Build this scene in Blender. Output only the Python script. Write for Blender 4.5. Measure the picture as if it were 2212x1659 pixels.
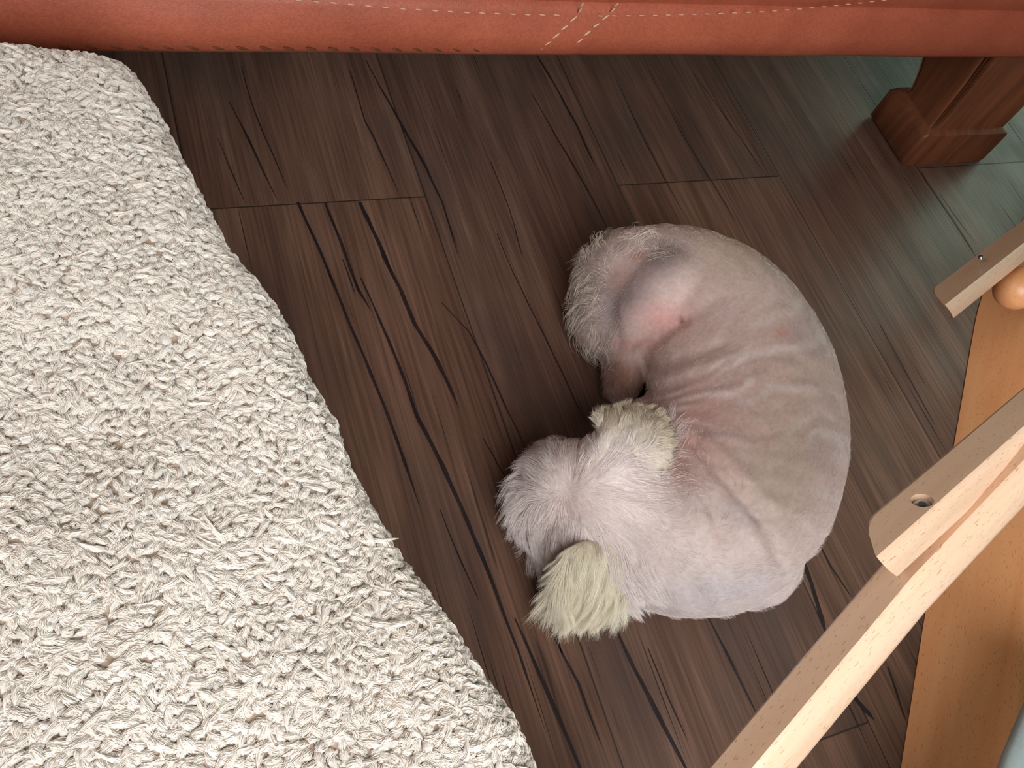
import bpy, bmesh, math, random
import numpy as np
from mathutils import Vector, Matrix, noise
from math import radians, sin, cos, pi

random.seed(7)
RNG = np.random.default_rng(7)
for o in list(bpy.data.objects):
    bpy.data.objects.remove(o)
S = bpy.context.scene
COL = S.collection

# ------------------------------------------------------------------ camera
H, F = 0.66, 1950.0          # camera height in metres, focal length in pixels of a 2212 px wide frame
ROT = Matrix.Rotation(radians(-42.2), 3, 'Z') @ Matrix.Rotation(radians(35), 3, 'X') @ Matrix.Rotation(radians(28.2), 3, 'Z')
cam_data = bpy.data.cameras.new('camera')
cam_data.sensor_fit = 'HORIZONTAL'
cam_data.sensor_width = 36
cam_data.lens = 36 * F / 2212
cam_data.clip_start = 0.02
cam = bpy.data.objects.new('camera', cam_data)
COL.objects.link(cam)
cam.matrix_world = Matrix.Translation((0, 0, H)) @ ROT.to_4x4()
S.camera = cam

# ------------------------------------------------------------------ light
S.view_settings.view_transform = 'Standard'
S.view_settings.look = 'None'
S.view_settings.gamma = 1
S.view_settings.use_curve_mapping = False
S.view_settings.exposure = -0.15

world = bpy.data.worlds.new('world')
S.world = world
world.use_nodes = True
world.node_tree.nodes['Background'].inputs[0].default_value = (0.80, 0.83, 0.86, 1)
world.node_tree.nodes['Background'].inputs[1].default_value = 0.10


def area(name, loc, target, sx, sy, power, color, spread=180):
    d = bpy.data.lights.new(name, 'AREA')
    d.shape = 'RECTANGLE'
    d.size, d.size_y, d.energy, d.color = sx, sy, power, color
    d.spread = radians(spread)
    o = bpy.data.objects.new(name, d)
    COL.objects.link(o)
    o.location = loc
    o.rotation_euler = (Vector(target) - Vector(loc)).to_track_quat('-Z', 'Y').to_euler()
    return o


area('window_daylight', (0.10, -1.18, 1.00), (0.22, 0.05, 0.15), 1.15, 1.05, 9.6, (0.88, 0.95, 1.0), 88)
area('overhead_fill', (0.02, -0.50, 1.16), (0.32, -0.06, 0.0), 0.5, 0.5, 3.3, (1.0, 0.98, 0.97), 105)  # added fill from above for rails, dog and floor; no fixture hangs here
area('left_fill', (-1.70, 0.25, 1.40), (0.40, 0.05, 0.2), 0.9, 1.0, 4.4, (1.0, 0.97, 0.94), 90)  # added fill brightening the chair's left-facing sides; the left wall has no opening
area('garden_door_daylight', (3.16, 1.35, 1.08), (1.0, 0.9, 0.4), 1.6, 1.95, 19.0, (0.70, 1.0, 0.80))


# ------------------------------------------------------------------ helpers
def P(x, y, z=0.0):
    """point at height z that the photograph shows at pixel x, y"""
    d = ROT @ Vector(((x - 1106) / F, -(y - 829.5) / F, -1))
    return Vector((0, 0, H)) + d * ((z - H) / d.z)


def PD(x, y, dep):
    return Vector((0, 0, H)) + ROT @ (Vector(((x - 1106) / F, -(y - 829.5) / F, -1)) * dep)


ROTn = np.array(ROT)


def to_px(v):
    c = (v - np.array([0, 0, H])) @ ROTn
    return np.stack([1106 + F * c[:, 0] / -c[:, 2], 829.5 - F * c[:, 1] / -c[:, 2]], 1)


def dirs_px(pos, vec, eps=0.01):
    """3D horizontal direction that looks like pixel direction vec at pos"""
    a = to_px(pos)
    out = np.zeros_like(pos)
    ex = (to_px(pos + [eps, 0, 0]) - a) / eps
    ey = (to_px(pos + [0, eps, 0]) - a) / eps
    det = ex[:, 0] * ey[:, 1] - ex[:, 1] * ey[:, 0]
    out[:, 0] = (vec[:, 0] * ey[:, 1] - vec[:, 1] * ey[:, 0]) / det
    out[:, 1] = (ex[:, 0] * vec[:, 1] - ex[:, 1] * vec[:, 0]) / det
    return out / (np.linalg.norm(out, axis=1)[:, None] + 1e-9)


def link(name, me, mats, parent=None, mw=None):
    o = bpy.data.objects.new(name, me)
    COL.objects.link(o)
    for m in (mats if isinstance(mats, (list, tuple)) else [mats]):
        me.materials.append(m)
    if mw is not None:
        o.matrix_world = mw
    if parent is not None:
        o.parent = parent
        o.matrix_parent_inverse = parent.matrix_world.inverted()
    return o


def smooth(me):
    me.polygons.foreach_set('use_smooth', [True] * len(me.polygons))


def from_bm(bm, name='mesh', sm=True):
    me = bpy.data.meshes.new(name)
    bmesh.ops.recalc_face_normals(bm, faces=bm.faces)
    bm.to_mesh(me)
    bm.free()
    if sm:
        smooth(me)
    return me


def bake(me, mods):
    """apply a list of (type, settings) modifiers to a mesh and return the new mesh"""
    o = bpy.data.objects.new('tmp', me)
    COL.objects.link(o)
    for t, kw in mods:
        m = o.modifiers.new(t, t)
        for k, v in kw.items():
            setattr(m, k, v)
    dg = bpy.context.evaluated_depsgraph_get()
    dg.update()
    new = bpy.data.meshes.new_from_object(o.evaluated_get(dg))
    bpy.data.objects.remove(o)
    return new


def verts(me):
    a = np.empty(len(me.vertices) * 3)
    me.vertices.foreach_get('co', a)
    return a.reshape(-1, 3)


def normals(me):
    a = np.empty(len(me.vertices) * 3, dtype=np.float32)
    me.vertices.foreach_get('normal', a)
    return a.reshape(-1, 3).astype(float)


def set_verts(me, v):
    me.vertices.foreach_set('co', v.ravel())
    me.update()


def tag(o, label=None, cat=None, group=None, kind=None):
    for k, v in (('label', label), ('category', cat), ('group', group), ('kind', kind)):
        if v:
            o[k] = v
    return o


def empty(name, loc):
    o = bpy.data.objects.new(name, None)
    o.empty_display_size = 0.05
    COL.objects.link(o)
    o.location = loc
    bpy.context.view_layer.update()
    return o


# ------------------------------------------------------------------ materials
def srgb(r, g, b):
    f = lambda c: (c / 255 / 12.92) if c / 255 <= 0.04045 else ((c / 255 + 0.055) / 1.055) ** 2.4
    return (f(r), f(g), f(b), 1)


class Mat:
    def __init__(self, name, rough=0.5, spec=0.5):
        self.m = bpy.data.materials.new(name)
        self.m.use_nodes = True
        self.t = self.m.node_tree
        self.b = self.t.nodes['Principled BSDF']
        self.b.inputs['Roughness'].default_value = rough
        self.b.inputs['Specular IOR Level'].default_value = spec
        self.co = self.t.nodes.new('ShaderNodeTexCoord')

    def n(self, typ, **kw):
        nd = self.t.nodes.new(typ)
        for k, v in kw.items():
            setattr(nd, k, v)
        return nd

    def l(self, a, b):
        self.t.links.new(a, b)

    def mapping(self, scale=(1, 1, 1), rot=(0, 0, 0), loc=(0, 0, 0), src='Object'):
        nd = self.n('ShaderNodeMapping')
        nd.inputs['Scale'].default_value = scale
        nd.inputs['Rotation'].default_value = rot
        nd.inputs['Location'].default_value = loc
        self.l(self.co.outputs[src], nd.inputs[0])
        return nd.outputs[0]

    def noise(self, vec, scale, detail=3, rough=0.5, dist=0.0):
        nd = self.n('ShaderNodeTexNoise')
        nd.inputs['Scale'].default_value = scale
        nd.inputs['Detail'].default_value = detail
        nd.inputs['Roughness'].default_value = rough
        nd.inputs['Distortion'].default_value = dist
        self.l(vec, nd.inputs['Vector'])
        return nd.outputs['Fac']

    def ramp(self, fac, stops):
        nd = self.n('ShaderNodeValToRGB')
        e = nd.color_ramp.elements
        while len(e) < len(stops):
            e.new(0.5)
        for i, (p, c) in enumerate(stops):
            e[i].position = p
            e[i].color = c if len(c) == 4 else (*c, 1)
        self.l(fac, nd.inputs[0])
        return nd.outputs[0]

    def mix(self, a, b, fac, mode='MIX'):
        nd = self.n('ShaderNodeMix', data_type='RGBA', blend_type=mode)
        for i, v in ((0, fac), (6, a), (7, b)):
            if isinstance(v, (int, float, tuple)):
                nd.inputs[i].default_value = v
            else:
                self.l(v, nd.inputs[i])
        return nd.outputs[2]

    def math(self, op, a, b=0.0, c=0.0):
        nd = self.n('ShaderNodeMath', operation=op)
        for i, v in enumerate((a, b, c)):
            if isinstance(v, (int, float)):
                nd.inputs[i].default_value = v
            else:
                self.l(v, nd.inputs[i])
        return nd.outputs[0]

    def color(self, c):
        if isinstance(c, tuple):
            self.b.inputs['Base Color'].default_value = c
        else:
            self.l(c, self.b.inputs['Base Color'])
        return self

    def bump(self, h, strength, dist=0.001):
        nd = self.n('ShaderNodeBump')
        nd.inputs['Strength'].default_value = strength
        nd.inputs['Distance'].default_value = dist
        self.l(h, nd.inputs['Height'])
        self.l(nd.outputs[0], self.b.inputs['Normal'])


BLACK, WHITE = (0, 0, 0, 1), (1, 1, 1, 1)
PLANK_W, PLANK_X0 = 0.2187, 0.2905


def floor_material():
    m = Mat('dark oak laminate', 0.42, 0.45)
    sep = m.n('ShaderNodeSeparateXYZ')
    m.l(m.co.outputs['Object'], sep.inputs[0])
    x, y = sep.outputs[0], sep.outputs[1]
    k = m.math('FLOOR', m.math('DIVIDE', m.math('SUBTRACT', x, PLANK_X0), PLANK_W))
    # every plank carries its own piece of grain
    off = m.n('ShaderNodeCombineXYZ')
    par = m.math('MODULO', m.math('ADD', k, 100), 2)
    row = m.math('FLOOR', m.math('DIVIDE', m.math('ADD', m.math('ADD', y, 22.96 + 0.011), m.math('MULTIPLY', par, 0.574)), 1.148))
    m.l(m.math('MULTIPLY', k, 3.17), off.inputs[0])
    m.l(m.math('MULTIPLY', row, 5.3), off.inputs[1])
    m.l(m.math('MULTIPLY', m.math('ADD', k, row), 1.7), off.inputs[2])
    vec = m.n('ShaderNodeVectorMath', operation='ADD')
    m.l(m.co.outputs['Object'], vec.inputs[0])
    m.l(off.outputs[0], vec.inputs[1])

    def st(sx, sy):
        nd = m.n('ShaderNodeMapping')
        nd.inputs['Scale'].default_value = (sx, sy, 1)
        m.l(vec.outputs[0], nd.inputs[0])
        return nd.outputs[0]
    fine = m.noise(st(420, 9), 1, 4, 0.6)
    mid = m.noise(st(46, 3.2), 1, 5, 0.5, 0.1)
    blot = m.noise(st(9, 4.5), 1, 4, 0.6)
    streak = m.noise(st(170, 6), 1, 3, 0.55, 0.1)
    base = m.ramp(mid, [(0.25, srgb(108, 79, 67)), (0.5, srgb(127, 95, 79)), (0.75, srgb(149, 115, 97))])
    base = m.mix(base, m.ramp(fine, [(0.3, srgb(150, 150, 150)), (0.7, srgb(255, 255, 255))]), 0.8, 'MULTIPLY')
    base = m.mix(base, srgb(80, 68, 62), m.ramp(blot, [(0.50, BLACK), (0.70, (0.6, 0.6, 0.6, 1))]))
    base = m.mix(base, srgb(28, 20, 20), m.ramp(streak, [(0.68, BLACK), (0.76, (0.7, 0.7, 0.7, 1))]))
    tone = m.n('ShaderNodeTexWhiteNoise', noise_dimensions='2D')
    c2 = m.n('ShaderNodeCombineXYZ')
    m.l(k, c2.inputs[0]); m.l(row, c2.inputs[1])
    m.l(c2.outputs[0], tone.inputs['Vector'])
    base = m.mix(base, m.ramp(tone.outputs['Value'], [(0, srgb(222, 222, 226)), (1, srgb(255, 250, 245))]), 1.0, 'MULTIPLY')
    # bevelled joints between planks and at their ends
    fx = m.math('FRACT', m.math('DIVIDE', m.math('SUBTRACT', x, PLANK_X0), PLANK_W))
    ex = m.math('MULTIPLY', m.math('MINIMUM', fx, m.math('SUBTRACT', 1.0, fx)), PLANK_W)
    fy = m.math('FRACT', m.math('DIVIDE', m.math('ADD', m.math('ADD', y, 22.96 + 0.011), m.math('MULTIPLY', par, 0.574)), 1.148))
    ey = m.math('MULTIPLY', m.math('MINIMUM', fy, m.math('SUBTRACT', 1.0, fy)), 1.148)
    e = m.math('MINIMUM', ex, ey)
    joint = m.ramp(m.math('MULTIPLY', e, 400), [(0.12, WHITE), (0.45, BLACK)])
    base = m.mix(base, srgb(30, 24, 22), m.math('MULTIPLY', joint, 0.8))
    m.color(base)
    hgt = m.math('SUBTRACT', m.math('ADD', m.math('MULTIPLY', fine, 0.6), m.math('MULTIPLY', streak, 0.4)), joint)
    m.bump(hgt, 0.55, 0.0007)
    m.l(m.ramp(blot, [(0.3, (0.34,) * 3), (0.7, (0.52,) * 3)]), m.b.inputs['Roughness'])
    return m.m


def crack_material():
    m = Mat('dark printed wood crack', 0.45, 0.4)
    n_ = m.noise(m.mapping((300, 14, 1)), 1, 3)
    m.color(m.ramp(n_, [(0.3, srgb(30, 23, 24)), (0.7, srgb(50, 38, 38))]))
    return m.m


def leather_material():
    m = Mat('tan brown leather', 0.5, 0.4)
    v = m.mapping()
    n1 = m.noise(v, 14, 4, 0.6)
    n2 = m.noise(v, 420, 3, 0.6)
    c = m.ramp(n1, [(0.3, srgb(156, 78, 54)), (0.7, srgb(176, 92, 66))])
    c = m.mix(c, m.ramp(n2, [(0.35, srgb(225, 215, 210)), (0.6, WHITE)]), 0.6, 'MULTIPLY')
    m.color(c)
    vo = m.n('ShaderNodeTexVoronoi', feature='DISTANCE_TO_EDGE')
    vo.inputs['Scale'].default_value = 520
    m.l(v, vo.inputs['Vector'])
    m.bump(m.math('ADD', m.math('MULTIPLY', n2, 0.5), vo.outputs['Distance']), 0.35, 0.0006)
    return m.m


def wood_material(name, dark, light, flecks=0.8, rough=0.38, grain=1.0, upright=False):
    """beech like wood, grain along the local x axis"""
    m = Mat(name, rough, 0.5)
    g = m.noise(m.mapping((70 * grain, 70 * grain, 6 * grain) if upright else (6 * grain, 70 * grain, 70 * grain)), 1, 4, 0.55, 0.5)
    f = m.noise(m.mapping((1300, 1300, 220) if upright else (220, 1300, 1300)), 1, 1, 0.4)
    c = m.ramp(g, [(0.25, dark), (0.75, light)])
    fl = m.ramp(f, [(0.66, BLACK), (0.72, (flecks, flecks, flecks, 1))])
    c = m.mix(c, srgb(150, 92, 62), fl)
    m.color(c)
    m.bump(g, 0.08, 0.0005)
    return m.m


def plain(name, c, rough=0.6, spec=0.4, bump=None, metal=0.0):
    m = Mat(name, rough, spec)
    m.color(c)
    m.b.inputs['Metallic'].default_value = metal
    if bump:
        m.bump(m.noise(m.mapping(), bump[0], 3), bump[1], bump[2])
    return m.m


def attr_material(name, attr, rough=0.6, scale=900, strength=0.3):
    m = Mat(name, rough, 0.35)
    a = m.n('ShaderNodeAttribute')
    a.attribute_name = attr
    n_ = m.noise(m.mapping(), 260, 3, 0.6)
    m.color(m.mix(a.outputs['Color'], m.ramp(n_, [(0.3, srgb(225, 218, 216)), (0.7, WHITE)]), 0.7, 'MULTIPLY'))
    m.bump(m.noise(m.mapping(), scale, 3, 0.6), strength, 0.0006)
    m.b.inputs['Subsurface Weight'].default_value = 0.12
    m.b.inputs['Subsurface Radius'].default_value = (0.006, 0.003, 0.002)
    return m.m


def hair_material(name):
    m = Mat(name, 0.55, 0.25)
    a = m.n('ShaderNodeAttribute')
    a.attribute_name = 'hair_color'
    m.color(a.outputs['Color'])
    m.b.inputs['Sheen Weight'].default_value = 0.15
    return m.m


# ------------------------------------------------------------------ the floor, its planks and the dark cracks in them
def build_floor():
    bm = bmesh.new()
    x0, x1, y0, y1 = -2.2, 3.4, -2.2, 3.4
    vs = [bm.verts.new(c) for c in ((x0, y0, 0), (x1, y0, 0), (x1, y1, 0), (x0, y1, 0))]
    bm.faces.new(vs)
    vb = [bm.verts.new((v.co.x, v.co.y, -0.02)) for v in vs]
    bm.faces.new(vb[::-1])
    for i in range(4):
        bm.faces.new((vs[i], vb[i], vb[(i + 1) % 4], vs[(i + 1) % 4]))
    cracks = [
        (6, 6, [(643, 437), (693, 546), (761, 713), (792, 785), (831, 880), (869, 982), (905, 1092)]),
        (5, 7, [(702, 437), (738, 528), (774, 627), (801, 672)]),
        (3, 9, [(779, 600), (838, 731), (874, 822), (901, 900), (956, 1005), (1011, 1129), (1066, 1266), (1126, 1426), (1180, 1585)]),
        (3, 9, [(1112, 1335), (1162, 1449), (1208, 1554), (1254, 1662), (1285, 1735)]),
        (9, 8, [(777, 437), (811, 510), (838, 573), (865, 627), (896, 700), (942, 775), (991, 880)]),
        (2, 7, [(790, 130), (824, 193), (883, 297), (919, 360), (955, 437), (974, 500), (992, 560)]),
        (2, 4, [(756, 153), (788, 261), (820, 324), (863, 424)]),
        (2, 3, [(521, 144), (548, 238), (585, 324), (621, 410)]),
        (2, 5, [(494, 220), (535, 297), (566, 365), (600, 434)]),
        (2, 4, [(953, 654), (1014, 718), (1050, 785), (1091, 876), (1139, 975)]),
        (2, 3, [(1073, 505), (1109, 591), (1181, 736), (1245, 871), (1273, 925)]),
        (4, 6, [(1160, 120), (1168, 135), (1199, 184), (1249, 279), (1285, 360)]),
        (2, 5, [(1148, 202), (1213, 315), (1264, 401), (1315, 499)]),
        (3, 5, [(1990, 372), (2003, 395), (2059, 474), (2105, 548)]),
        (9, 11, [(1715, 1160), (1722, 1179), (1753, 1260), (1784, 1368)]),
        (3, 4, [(1746, 1131), (1794, 1222), (1842, 1294)]),
        (3, 6, [(1528, 1330), (1579, 1429), (1635, 1544)]),
        (8, 9, [(1840, 1492), (1850, 1512), (1889, 1556)]),
        (3, 5, [(1917, 1441), (1957, 1556)]),
        (2, 4, [(1143, 1207), (1177, 1293), (1215, 1420)]),
        (4, 10, [(1325, 1345), (1370, 1445), (1425, 1550), (1482, 1662), (1510, 1720)]),
        (2, 6, [(1185, 1358), (1249, 1477), (1300, 1614)]),
        (2, 3, [(1043, 946), (1094, 1037)]),
        (2, 3, [(740, 560), (752, 590), (768, 640)]),
        (1.5, 3, [(1400, 150), (1480, 300), (1590, 480)]),
        (1.5, 3, [(1330, 170), (1390, 300), (1480, 470)]),
        (1.5, 2.5, [(1500, 160), (1600, 300), (1665, 395)]),
        (1.5, 3, [(2030, 420), (2110, 530)]),
        (2, 2.5, [(1060, 350), (1100, 450), (1130, 560)]),
        (1.5, 2.5, [(470, 300), (500, 370), (530, 440)]),
        (2, 3, [(950, 1100), (990, 1200), (1035, 1300)]),
        (2, 3, [(1400, 1400), (1440, 1500), (1485, 1600)]),
        (2, 3, [(1900, 700), (1960, 810), (2020, 920)]),
    ]
    rnd = random.Random(3)
    for w0, w1, pts in cracks:
        world = [P(*p) for p in pts]
        dense = []
        for i in range(len(world) - 1):
            n = max(2, int((world[i + 1] - world[i]).length / 0.006))
            for j in range(n):
                dense.append(world[i].lerp(world[i + 1], j / n))
        dense.append(world[-1])
        prev = None
        ln = len(dense)
        for i, c in enumerate(dense):
            t = i / (ln - 1)
            wpx = (w0 + (w1 - w0) * (1 - abs(2 * t - 1)) if w0 != w1 else w0) * min(1, (1 - t) * 9 + 0.1)
            w = wpx / 2400 * 0.62 * (0.85 + 0.3 * noise.noise(Vector((c.x * 40, c.y * 60, w0))))
            sh = noise.noise(Vector((c.x * 20, c.y * 30, 3))) * 0.0006
            a = bm.verts.new((c.x - w + sh, c.y, 0.0003))
            b = bm.verts.new((c.x + w + sh, c.y, 0.0003))
            if prev:
                f = bm.faces.new((prev[0], prev[1], b, a))
                f.material_index = 1
            prev = (a, b)
    # short drying cracks scattered along the grain
    for _ in range(200):
        cx, cy = rnd.uniform(-0.1, 1.6), rnd.uniform(-0.3, 1.2)
        L, w = rnd.uniform(0.008, 0.06), rnd.uniform(0.0002, 0.0006)
        a, b, c, d = (bm.verts.new(v) for v in ((cx, cy - L, 0.0003), (cx + w, cy, 0.0003), (cx + w * 0.3, cy + L, 0.0003), (cx - w, cy, 0.0003)))
        f = bm.faces.new((a, b, c, d))
        f.material_index = 1
    me = bpy.data.meshes.new('floor')
    bm.to_mesh(me)
    bm.free()
    for p in me.polygons:
        if p.material_index == 1 and p.normal.z < 0:
            p.flip()
    o = link('floor', me, [floor_material(), crack_material()])
    tag(o, kind='structure')


build_floor()

def build_room():
    plaster = plain('warm white plaster', srgb(170, 160, 150), 0.8, 0.2, (90, 0.1, 0.001))
    paint = plain('white painted frame', srgb(235, 233, 228), 0.45, 0.4)

    def boxes(name, lst, mat):
        bm = bmesh.new()
        for a, b in lst:
            c = [(p + q) / 2 for p, q in zip(a, b)]
            d = [abs(q - p) for p, q in zip(a, b)]
            bmesh.ops.create_cube(bm, size=1, matrix=Matrix.Translation(c) @ Matrix.Diagonal((*d, 1)))
        return tag(link(name, from_bm(bm, name, False), mat), kind='structure')
    x0, x1, y0, y1, h, t = -2.0, 3.1, -1.2, 2.9, 2.4, 0.12
    wx0, wx1, wz0, wz1 = -0.50, 0.70, 0.45, 1.55
    boxes('wall_front', [((x0, y0 - t, 0), (wx0, y0, h)), ((wx1, y0 - t, 0), (x1, y0, h)), ((wx0, y0 - t, 0), (wx1, y0, wz0)), ((wx0, y0 - t, wz1), (wx1, y0, h))], plaster)
    dy0, dy1, dz1 = 0.53, 2.17, 2.08
    boxes('wall_right', [((x1, y0, 0), (x1 + t, dy0, h)), ((x1, dy1, 0), (x1 + t, y1, h)), ((x1, dy0, dz1), (x1 + t, dy1, h))], plaster)
    boxes('wall_back', [((x0, y1, 0), (x1, y1 + t, h))], plaster)
    boxes('wall_left', [((x0 - t, y0, 0), (x0, y1, h))], plaster)
    boxes('ceiling', [((x0, y0, h), (x1, y1, h + t))], plaster)
    f = 0.035
    boxes('window_1', [((wx0, y0 - 0.01, wz0), (wx0 + f, y0 + 0.02, wz1)), ((wx1 - f, y0 - 0.01, wz0), (wx1, y0 + 0.02, wz1)), ((wx0, y0 - 0.01, wz0), (wx1, y0 + 0.02, wz0 + f)), ((wx0, y0 - 0.01, wz1 - f), (wx1, y0 + 0.02, wz1))], paint)
    boxes('door_1', [((x1 - 0.02, dy0, 0), (x1 + 0.01, dy0 + f, dz1)), ((x1 - 0.02, dy1 - f, 0), (x1 + 0.01, dy1, dz1)), ((x1 - 0.02, dy0, dz1 - f), (x1 + 0.01, dy1, dz1))], paint)


build_room()

# ------------------------------------------------------------------ the leather bench with its carved leg
LEATHER = leather_material()
THREAD = plain('cream thread', srgb(196, 168, 138), 0.7, 0.3)
SY, SZ0 = 0.553, 0.175        # front plane and underside of the bench


def crease_z(x):
    """height of the fold above the front border"""
    return 0.2335 - 0.006 * math.exp(-((x - 0.35) / 0.35) ** 2) + (0.010 if x < -0.1 else 0) * 0


def front_profile(x):
    """cross-section of the border as (y, z), from underside to the fold"""
    zc = crease_z(x)
    h = zc - SZ0
    pts = [(SY + 0.06, SZ0 + 0.004), (SY + 0.016, SZ0 + 0.001)]
    for i in range(9):
        a = -pi / 2 + i / 8 * pi
        pts.append((SY + 0.012 - 0.012 * cos(a) * (1 if i < 5 else 0.75), SZ0 + h / 2 + h / 2 * sin(a)))
    pts.append((SY + 0.013, zc + 0.001))
    return pts


def build_bench():
    root = empty('leather_bench', (0.55, 0.85, 0))
    tag(root, 'reddish brown leather bench with pale stitching standing behind the curled dog', 'bench')
    X0, X1 = -0.75, 1.075
    # border roll
    bm = bmesh.new()
    rows = []
    N = 150
    for i in range(N + 1):
        x = X0 + (X1 - X0) * i / N
        e = 0.0
        for xe in (X1,):
            d = xe - x
            if d < 0.03:
                e = 0.03 - math.sqrt(max(0, 0.03 ** 2 - (0.03 - d) ** 2))
        row = []
        for (y, z) in front_profile(x):
            wob = 0.0012 * noise.noise(Vector((x * 9, z * 30, 1)))
            # gathered seam between two hides
            seam = 0.0016 * math.exp(-((x - (0.397 + (z - SZ0) * -0.2)) / 0.0028) ** 2)
            row.append(bm.verts.new((x, y + wob + seam + e, z + 0.15 * e)))
        rows.append(row)
    for a, b in zip(rows, rows[1:]):
        for i in range(len(a) - 1):
            bm.faces.new((a[i], b[i], b[i + 1], a[i + 1]))
    for r in (rows[0], rows[-1]):
        bm.faces.new(r)
    link('front_border', from_bm(bm), LEATHER, root)
    # seat upholstery above the fold, with a bottom panel behind the border
    bm = bmesh.new()
    rows = []
    for i in range(61):
        x = X0 + (X1 - X0) * i / 60
        zc = crease_z(x)
        row = []
        for y, z in ((SY + 0.014, zc - 0.006), (SY + 0.010, zc + 0.004), (SY + 0.006, zc + 0.02), (SY + 0.008, zc + 0.06), (SY + 0.016, zc + 0.10),
                     (SY + 0.05, zc + 0.13), (SY + 0.12, zc + 0.14), (SY + 0.30, zc + 0.145), (SY + 0.5, zc + 0.14), (SY + 0.55, zc + 0.10), (SY + 0.56, zc + 0.02),
                     (SY + 0.56, SZ0 + 0.004), (SY + 0.03, SZ0 + 0.004), (SY + 0.02, SZ0 + 0.02)):
            row.append(bm.verts.new((x, y, z)))
        rows.append(row)
    for a, b in zip(rows, rows[1:]):
        for i in range(len(a)):
            j = (i + 1) % len(a)
            bm.faces.new((a[i], b[i], b[j], a[j]))
    bm.faces.new(rows[0]); bm.faces.new(rows[-1])
    link('seat', from_bm(bm), LEATHER, root)
    # stitches
    def face_y(x, z):
        pr = front_profile(x)
        best = SY
        for (ya, za), (yb, zb) in zip(pr[2:], pr[3:]):
            if min(za, zb) <= z <= max(za, zb) and abs(zb - za) > 1e-6:
                best = ya + (yb - ya) * (z - za) / (zb - za)
                break
        return best

    def on_face(px_, py_):
        d = ROT @ Vector(((px_ - 1106) / F, -(py_ - 829.5) / F, -1))
        p = Vector((0, 0, H)) + d * (SY / d.y)
        for _ in range(4):
            yy = face_y(p.x, p.z)
            p = Vector((0, 0, H)) + d * (yy / d.y)
        return p

    def stitch(bm, a, b, r):
        ax = (b - a)
        q = Vector((1, 0, 0)).rotation_difference(ax.normalized()).to_matrix().to_4x4()
        mat = Matrix.Translation((a + b) / 2) @ q @ Matrix.Diagonal((ax.length * 0.5, r, r, 1))
        bmesh.ops.create_icosphere(bm, subdivisions=2, radius=1, matrix=mat)

    def polyline(bm, pts, step, fill, r, wig=0):
        w = [on_face(*p) for p in pts]
        seg = []
        for a, b in zip(w, w[1:]):
            n = max(1, int((b - a).length / 0.001))
            seg += [a.lerp(b, i / n) for i in range(n)]
        per = int(step / 0.001)
        for k, i in enumerate(range(0, len(seg) - per, per)):
            a, b = seg[i], seg[i + int(per * fill)]
            off = Vector((0, -0.0003, 0))
            t = (b - a).normalized()
            side = t.cross(Vector((0, 1, 0))) * wig
            stitch(bm, a + off + side, b + off - side, r)
    faded = plain('faded thread', srgb(200, 150, 120), 0.7, 0.3)
    bm = bmesh.new()
    polyline(bm, [(560, -6), (700, 4), (850, 17), (1000, 26), (1130, 31), (1250, 33)], 0.013, 0.5, 0.0007, 0.0003)
    link('welt_stitching', from_bm(bm), faded, root)
    bm = bmesh.new()
    polyline(bm, [(1290, 34), (1400, 33), (1520, 30), (1650, 25), (1760, 16), (1850, 7), (1960, -6)], 0.013, 0.5, 0.0006, 0.0003)
    link('welt_stitching', from_bm(bm), faded, root)
    for pts in ([(1258, 6), (1252, 26), (1238, 42), (1218, 60), (1196, 82), (1172, 102), (1150, 118)],
                [(1334, 6), (1322, 24), (1300, 44), (1278, 62), (1256, 84), (1232, 104), (1212, 119)]):
        bm = bmesh.new()
        polyline(bm, pts, 0.009, 0.85, 0.0008, 0.0008)
        link('seam_stitching', from_bm(bm), THREAD, root)
    # bottom edge cord with small gathers on the left
    bm = bmesh.new()
    x = -0.10
    while x < 0.30:
        a = Vector((x, SY + 0.0015, SZ0 + 0.012)); b = Vector((x + 0.010, SY + 0.0045, SZ0 + 0.0075))
        stitch(bm, a, b, 0.0012)
        x += 0.017
    o = link('edge_lacing', from_bm(bm), plain('dark brown lacing', srgb(96, 52, 30), 0.6, 0.3), root)
    o['label'] = 'dark brown lacing along the lower edge'
    # leg: a carved bracket with a moulded foot block
    LW = wood_material('dark stained carved wood', srgb(88, 50, 31), srgb(132, 78, 49), 0.3, 0.42, 1.2, True)

    def leg(cx, cy, name='leg'):
        bm = bmesh.new()
        prof = [(0.000, 0.070, 0.040), (0.004, 0.074, 0.044), (0.044, 0.074, 0.044), (0.050, 0.071, 0.042), (0.054, 0.064, 0.034), (0.062, 0.064, 0.032),
                (0.08, 0.065, 0.035), (0.10, 0.066, 0.040), (0.12, 0.067, 0.048), (0.14, 0.069, 0.058), (0.16, 0.071, 0.066), (0.1775, 0.072, 0.070)]
        rings = []
        for z, rx, ry in prof:
            ring = []
            for k in range(160):
                a = 2 * pi * k / 160
                ca, sa = cos(a), sin(a)
                e = 0.10
                sx = math.copysign(abs(ca) ** e, ca)
                sy = math.copysign(abs(sa) ** e, sa)
                g = 1.0
                if 0.055 < z < 0.175:     # carved flutes fanning out upwards
                    g = 1 - 0.035 * (0.5 + 0.5 * cos(ca * 34))
                ring.append(bm.verts.new((cx + rx * sx * g, cy + ry - 0.042 + (0.007 if z > 0.05 else 0) + ry * sy * g, z)))
            rings.append(ring)
        for a, b in zip(rings, rings[1:]):
            for i in range(160):
                j = (i + 1) % 160
                bm.faces.new((a[i], a[j], b[j], b[i]))
        bm.faces.new(rings[0][::-1]); bm.faces.new(rings[-1])
        o = link(name, from_bm(bm), LW, root)
        m = o.modifiers.new('e', 'EDGE_SPLIT'); m.split_angle = radians(50)
        return o
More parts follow.
